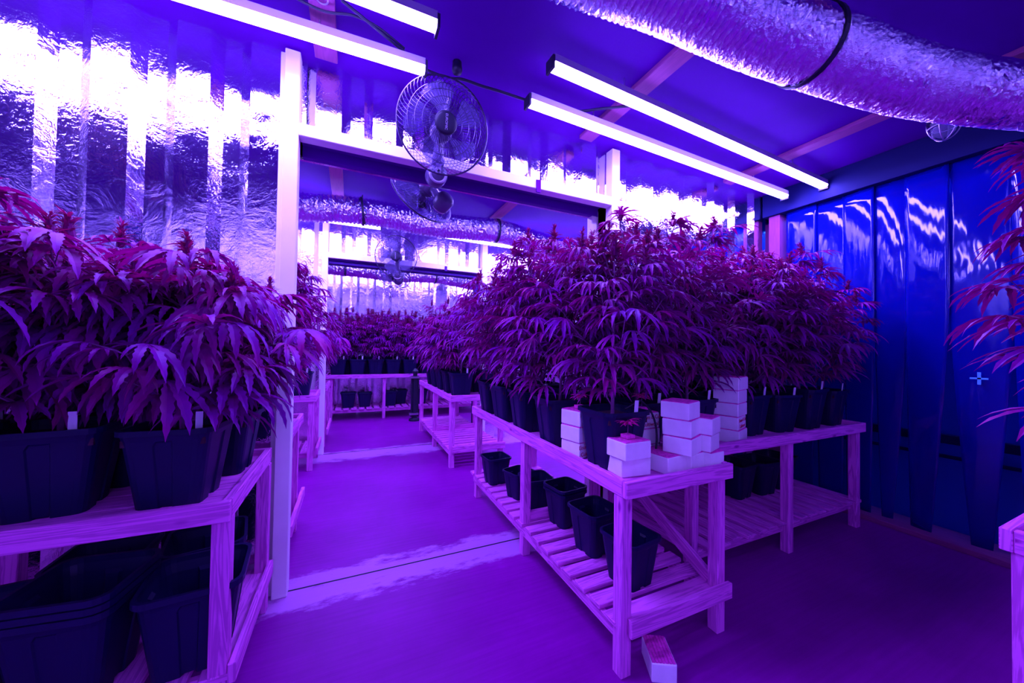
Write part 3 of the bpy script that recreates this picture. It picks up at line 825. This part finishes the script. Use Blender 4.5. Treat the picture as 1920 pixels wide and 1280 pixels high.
# irrigation hose arc
hp = []
for i in range(17):
    u = i / 16
    hp.append((1.075 + .165 * math.sin(u * PI * .62) , 1.19 - .02 * u, .945 + .05 * math.sin(u * PI) - .20 * max(0, u - .25) / .75))
o = MB().tube(hp, .0045, 8).build('irrigation_hose', M['black'], origin=hp[0], smooth=True)
tag(o, 'thin black hose arching from the near pot down to the white blocks', 'hose')

# ------------------------------------------------------------------ ducts
def smooth_path(pts, n):
    out = []; P = [Vector(p) for p in pts]
    P = [P[0] * 2 - P[1]] + P + [P[-1] * 2 - P[-2]]
    for i in range(1, len(P) - 2):
        for k in range(n):
            t = k / n; a, b_, c, d = P[i - 1:i + 3]
            out.append(.5 * ((2 * b_) + (c - a) * t + (2 * a - 5 * b_ + 4 * c - d) * t * t + (3 * b_ - a - 3 * c + d) * t ** 3))
    out.append(P[-2]); return out
def duct(pts, rad, label, pitch=.025, n=56, jit=.0009):
    path = smooth_path(pts, 24); L = [0]
    for i in range(1, len(path)): L.append(L[-1] + (path[i] - path[i - 1]).length)
    tot = L[-1]; m_ = int(tot / pitch * 4); P = []; rr = []
    j = 0
    for i in range(m_ + 1):
        s_ = tot * i / m_
        while j < len(L) - 2 and L[j + 1] < s_: j += 1
        u = (s_ - L[j]) / max(1e-6, L[j + 1] - L[j])
        P.append(path[j].lerp(path[j + 1], u)); rr.append(rad * (1 + (.045, 0, -.055, 0)[i % 4] + rnd.uniform(-.006, .006)))
    b = MB().tube(P, rr, n, caps=False)
    b.v = [tuple(Vector(v) + Vector((rnd.gauss(0, jit), rnd.gauss(0, jit), rnd.gauss(0, jit)))) for v in b.v]
    c = P[len(P) // 2]
    o = b.build('air_duct', M['duct'], origin=c)
    return tag(o, label, 'duct')
duct([(.1, .96, 2.46), (.60, .93, 2.46), (.957, .877, 2.45), (1.31, .84, 2.43), (1.656, .795, 2.42), (2.254, .715, 2.43), (2.72, .60, 2.44), (3.05, .50, 2.45), (3.4, .38, 2.46)], .128,
     'large silver corrugated air duct sagging across the near ceiling at top right')
duct([(-1.9, 3.6, 2.45), (-1.2, 3.6, 2.42), (-.44, 3.6, 2.41), (-.105, 3.6, 2.445), (.264, 3.6, 2.455), (.669, 3.6, 2.435), (1.115, 3.6, 2.455), (1.481, 3.6, 2.475), (1.879, 3.6, 2.42), (2.54, 3.6, 2.36), (3.4, 3.6, 2.4)], .118,
     'silver corrugated air duct hanging across the second room', .034, 44, .0026)
duct([(-1.2, 5.9, 2.36), (-.3, 5.9, 2.36), (.2, 5.9, 2.35), (.6, 5.9, 2.33), (1.0, 5.9, 2.36), (1.35, 5.9, 2.37), (1.9, 5.9, 2.31), (2.6, 5.9, 2.28)], .112,
     'silver corrugated air duct in the last room seen through the far opening', .04, 40, .003)
def strap(c, d, rad, label):
    t = thing('duct_strap', label, 'strap', c)
    d = Vector(d).normalized(); a = Vector((0, 0, 1)); s_ = d.cross(a).normalized(); u = s_.cross(d)
    b = MB(); n = 36; w_ = .010
    for i in range(n):
        th = 2 * PI * i / n
        e = s_ * math.cos(th) + u * math.sin(th)
        for rr, q in ((rad, -w_), (rad, w_), (rad + .006, w_), (rad + .006, -w_)): b.v.append(tuple(e * rr + d * q))
    for i in range(n):
        j = (i + 1) % n
        for k in range(4): b.quadface([i * 4 + k, i * 4 + (k + 1) % 4, j * 4 + (k + 1) % 4, j * 4 + k])
    b.build('band', M['black'], t)
    z0 = rad; z1 = ZC - c[2] - .03
    if z1 > z0: MB().tube([(0, 0, z0), (0, 0, z1)], .004, 6).build('hanger', M['black'], t)
    return t
strap((1.64, .797, 2.42), (1, -.13, 0), .134, 'black band around the large near duct')
strap((.07, 3.6, 2.452), (1, 0, .1), .124, 'left black band around the duct of the second room')
strap((1.42, 3.6, 2.474), (1, 0, 0), .124, 'right black band around the duct of the second room')
strap((-.10, 5.9, 2.36), (1, 0, 0), .118, 'left black band around the duct of the last room')
strap((1.25, 5.9, 2.37), (1, 0, 0), .118, 'right black band around the duct of the last room')

# ------------------------------------------------------------------ fans
def make_fan():
    """wall fan, cage axis along local -y, centre of the cage at the origin; arm and bracket at +y/-z"""
    t = thing('wall_fan', 'x', 'fan')
    Rr = .228
    rot = Matrix.Rotation(PI / 2, 4, 'X')           # lathe z axis -> -y
    def circ(r_, y, n=48): return [(r_ * math.cos(2 * PI * i / n), y, r_ * math.sin(2 * PI * i / n)) for i in range(n)]
    b = MB(); b.tube(circ(Rr, -.012, 64), .0045, 8, closed=True)
    b.build('cage_rim', M['wire'], t, smooth=True)
    def cage(sign, depth, y0):
        c = MB(); nw = 60
        for i in range(nw):
            a0 = 2 * PI * i / nw; pts = []
            for k in range(9):
                u = k / 8; r_ = .055 + (Rr - .055) * u; a = a0 + sign * .55 * (1 - u) * u * 2.0
                y = y0 - sign * depth * (1 - u ** 2.6)
                pts.append((r_ * math.cos(a), y, r_ * math.sin(a)))
            c.tube(pts, .0011, 3, caps=False)
        for r_ in (.08, .115, .15, .182):
            u = (r_ - .055) / (Rr - .055)
            c.tube(circ(r_, y0 - sign * depth * (1 - u ** 2.6)), .0012, 4, closed=True)
        return c
    cage(1, .055, -.016).build('cage_front', M['wire'], t)
    cage(-1, .060, -.008).build('cage_rear', M['wire'], t)
    h = MB(); h.lathe([(.001, .078), (.040, .078), (.052, .074), (.056, .066), (.056, .060)], 32, rot); BADGE = h.build('cage_badge', M['black'], t, smooth=True)
    bl = MB(); nb = 5
    for i in range(nb):
        a0 = 2 * PI * i / nb + .3; base = len(bl.v); cols = 9; rows = 6
        for j in range(cols + 1):
            u = j / cols; r_ = .032 + .165 * u
            for k in range(rows + 1):
                v = k / rows - .5
                wdt = (.35 + .75 * u) if u < .75 else (.91 * math.sqrt(max(0, 1 - ((u - .75) / .26) ** 2)) + .02)
                a = a0 + v * wdt * 1.05 + .35 * u
                bl.v.append((r_ * math.cos(a), -.015 + v * .05, r_ * math.sin(a)))
        for j in range(cols):
            for k in range(rows):
                q = base + j * (rows + 1) + k; bl.quadface([q, q + 1, q + rows + 2, q + rows + 1])
    q = bl.build('fan_blades', M['blade'], t, smooth=True)
    sm = q.modifiers.new('solid', 'SOLIDIFY'); sm.thickness = .002
    MB().lathe([(.001, .045), (.025, .044), (.032, .036), (.034, -.005), (.001, -.005)], 24, rot).build('hub', M['fan_grey'], t, smooth=True)
    MB().lathe([(.001, -.02), (.045, -.02), (.055, -.04), (.055, -.09), (.045, -.125), (.02, -.14), (.001, -.14)], 28, rot).build('motor_housing', M['fan_grey'], t, smooth=True)
    # neck from the motor down and back to the wall
    MB().tube([(0, .085, -.02), (0, .10, -.08), (0, .105, -.13), (0, .115, -.17)], [.024, .027, .031, .034], 14).build('neck', M['fan_grey'], t, smooth=True)
    br = MB()
    br.lathe([(.001, .05), (.045, .05), (.055, .035), (.058, -.03), (.045, -.05), (.001, -.05)], 28, Matrix.Translation((0, .135, -.205)) @ rot)
    bk = br.build('wall_bracket', M['fan_grey'], t, smooth=True)
    MB().tube([(.042 * math.cos(PI + PI * i / 14), .083, -.205 + .042 * math.sin(PI + PI * i / 14)) for i in range(15)], .007, 8).build('control_ring', M['fan_light'], t, smooth=True)
    kp = MB(); kp.box(-.014, .014, .074, .088, -.205, -.155); kp.build('control_panel', M['fan_light'], t)
    MB().tube([(0, .075, -.192), (0, .066, -.192)], .007, 10).build('knob', M['black'], t)
    tx = text_mesh('EUROMIC', .017, M['fan_light'], BADGE, 'badge_lettering'); tx.location = (0, -.0795, 0); tx.rotation_euler = (PI / 2, PI / 2, 0)
    return t
fan = make_fan()
def place_fan(loc, rot, label, first=False):
    t = fan if first else copy_tree(fan)
    t.location = loc; t.rotation_euler = rot; t['label'] = label; t['group'] = 'wall fans over the openings'
place_fan((.405, 1.78, 2.315), (R(12), 0, R(-2)), 'large caged wall fan in front of the near header', True)
place_fan((.43, 2.46, 2.24), (R(30), 0, R(180 + 25)), 'caged fan on the far side of the near header, hanging below it and tilted down')
place_fan((.448, 4.20, 2.215), (R(8), 0, R(-14)), 'small distant caged fan in front of the far header')
place_fan((.50, 4.95, 2.16), (R(30), 0, R(180 + 10)), 'furthest caged fan, half hidden under the far header')

# ------------------------------------------------------------------ cables
def cable(pts, r_, label):
    P = smooth_path(pts, 8)
    o = MB().tube(P, r_, 8).build('cable', M['black'], origin=P[0], smooth=True); return tag(o, label, 'cable')
cable([(-.064, 1.587, 2.60), (.061, 1.647, 2.59), (.207, 1.732, 2.59), (.30, 1.775, 2.58), (.40, 1.775, 2.57)], .006, 'black cable running from the top edge down to the top of the near fan')
cable([(-.30, 1.64, 2.6), (-.14, 1.66, 2.59), (-.02, 1.64, 2.6), (.08, 1.655, 2.60), (.2, 1.72, 2.6)], .005, 'black cable branching left beside the near left light')
cable([(.44, 1.77, 2.57), (.50, 1.757, 2.575), (.60, 1.765, 2.58), (.70, 1.76, 2.58), (.86, 1.752, 2.575), (1.0, 1.745, 2.58), (1.17, 1.73, 2.59), (1.3, 1.66, 2.6), (1.436, 1.578, 2.605)], .007, 'thick black cable running right from the near fan along the ceiling')
cable([(1.10, 1.735, 2.59), (1.25, 1.78, 2.6), (1.45, 1.80, 2.6), (1.6, 1.78, 2.61), (1.85, 1.82, 2.6), (1.92, 1.86, 2.58)], .004, 'thin cable between the two near right lights and the foil wall')
# ceiling hook beside the fan
t = thing('ceiling_hook', 'small round bracket on the ceiling above the near fan', 'hook', (.46, 1.74, 2.60))
MB().lathe([(.001, -.02), (.022, -.015), (.026, 0), (.022, .04), (.001, .04)], 16).build('boss', M['black'], t, smooth=True)
t2 = text_mesh('OO', .07, M['fan_light'], None, 'stencil_mark'); t2.location = (-.14, 1.60, ZC - .0295); t2.rotation_euler = (PI, 0, PI / 2)
tag(t2, 'two pale round stencil marks on the ceiling batten, top left', 'marking')

# bulkhead lamp with wire cage
t = thing('bulkhead_lamp', 'unlit round lamp in a wire cage under the large duct near the curtain', 'lamp', (2.98, .80, 2.52))
MB().lathe([(.001, .0), (.06, .0), (.065, -.02), (.065, .10), (.001, .12)], 24, Matrix.Translation((0, 0, 0))).build('lamp_base', M['fan_grey'], t, smooth=True)
MB().lathe([(.05, 0), (.052, -.05), (.042, -.09), (.02, -.11), (.001, -.115)], 24).build('globe', M['glass'], t, smooth=True)
cg = MB()
for i in range(3):
    a = i * PI / 3
    cg.tube([(math.cos(a) * .066 * math.cos(q), math.sin(a) * .066 * math.cos(q), -.03 - .10 * math.sin(q)) for q in [PI * k / 16 for k in range(17)]], .003, 6)
cg.tube([(.062 * math.cos(2 * PI * i / 24), .062 * math.sin(2 * PI * i / 24), -.055) for i in range(24)], .003, 6, closed=True)
cg.build('wire_cage', M['steel'], t, smooth=True)

# dark upright stand at the back
t = thing('equipment_stand', 'black upright stand with clamps by the bench across the last room', 'stand', (.965, 5.93, 0))
MB().tube([(0, 0, .04), (0, 0, .77)], .034, 14).build('pole', M['black'], t)
MB().tube([(-.045, .01, .06), (-.045, .01, .72)], .018, 10).build('folded_leg', M['black'], t)
MB().tube([(.045, .01, .06), (.045, .01, .72)], .018, 10).build('folded_leg', M['black'], t)
for z in (.70, .11):
    MB().box(-.085, .06, -.045, .03, z - .015, z + .015).build('clamp', M['steel'], t)
MB().lathe([(.001, .0), (.09, .0), (.085, .03), (.04, .05), (.001, .05)], 18).build('foot', M['black'], t)
MB().lathe([(.001, .76), (.045, .76), (.05, .80), (.02, .84), (.001, .84)], 14).build('head', M['black'], t)

# ------------------------------------------------------------------ strip curtain
def curtain_strip(y0, y1, x, z0, z1, label, yb0=None, yb1=None, seed=0):
    """one hanging plastic strip, curled a little across its width and narrowing to its foot"""
    r = random.Random(seed); b = MB(); nu, nv = 10, 26
    yb0 = y0 if yb0 is None else yb0; yb1 = y1 if yb1 is None else yb1
    curl = r.uniform(.002, .006); ph = r.uniform(0, 6)
    for k in range(nv + 1):
        v = k / nv; z = z1 + (z0 - z1) * v; s_ = max(0, (v - .35) / .65) ** 1.3
        a = y0 + (yb0 - y0) * s_; c = y1 + (yb1 - y1) * s_
        for i in range(nu + 1):
            u = i / nu
            b.v.append((x + curl * (2 * u - 1) ** 2 + .003 * math.sin(3 * v + ph + 2 * u) + .014 * (u - .5) * (1 if seed % 2 else -.6), a + (c - a) * u, z))
    for k in range(nv):
        for i in range(nu):
            q = k * (nu + 1) + i; b.quadface([q, q + 1, q + nu + 2, q + nu + 1])
    o = b.build('curtain_strip', M['strip'], origin=(x, (y0 + y1) / 2, z1), smooth=True)
    sm = o.modifiers.new('solid', 'SOLIDIFY'); sm.thickness = .003
    return tag(o, label, 'curtain', 'hanging blue plastic strips')
names = ['closest to the corner post', 'second from the corner post', 'third from the corner post', 'fourth from the corner post', 'fifth from the corner post, marked with a pale cross',
         'sixth from the corner post', 'seventh from the corner post, behind the right foreground plant', 'eighth from the corner post', 'nearest to the wall behind the viewer']
edges = [(1.63, 1.86), (1.45, 1.64), (1.275, 1.46), (1.105, 1.285), (.915, 1.12), (.67, .925), (.43, .68), (.18, .44), (-.07, .19)]
foot = [(1.66, 1.84), (1.47, 1.62), (1.30, 1.44), (1.19, 1.245), (1.00, 1.10), (.76, .84), (.46, .64), (.2, .4), (-.05, .15)]
for i, ((a, c), (fa, fc)) in enumerate(zip(edges, foot)):
    curtain_strip(a, c, 3.485 + .012 * (i % 2), .03, 2.43, 'dark blue hanging plastic strip, ' + names[i], fa, fc, i + 3)
o = MB().box(3.470, 3.476, .765, .835, 1.052, 1.062).box(3.470, 3.476, .792, .806, 1.02, 1.095).build('cross_mark', M['pale_blue'], origin=(3.473, .8, 1.055))
tag(o, 'pale blue cross mark stuck on the dark blue curtain', 'marking')
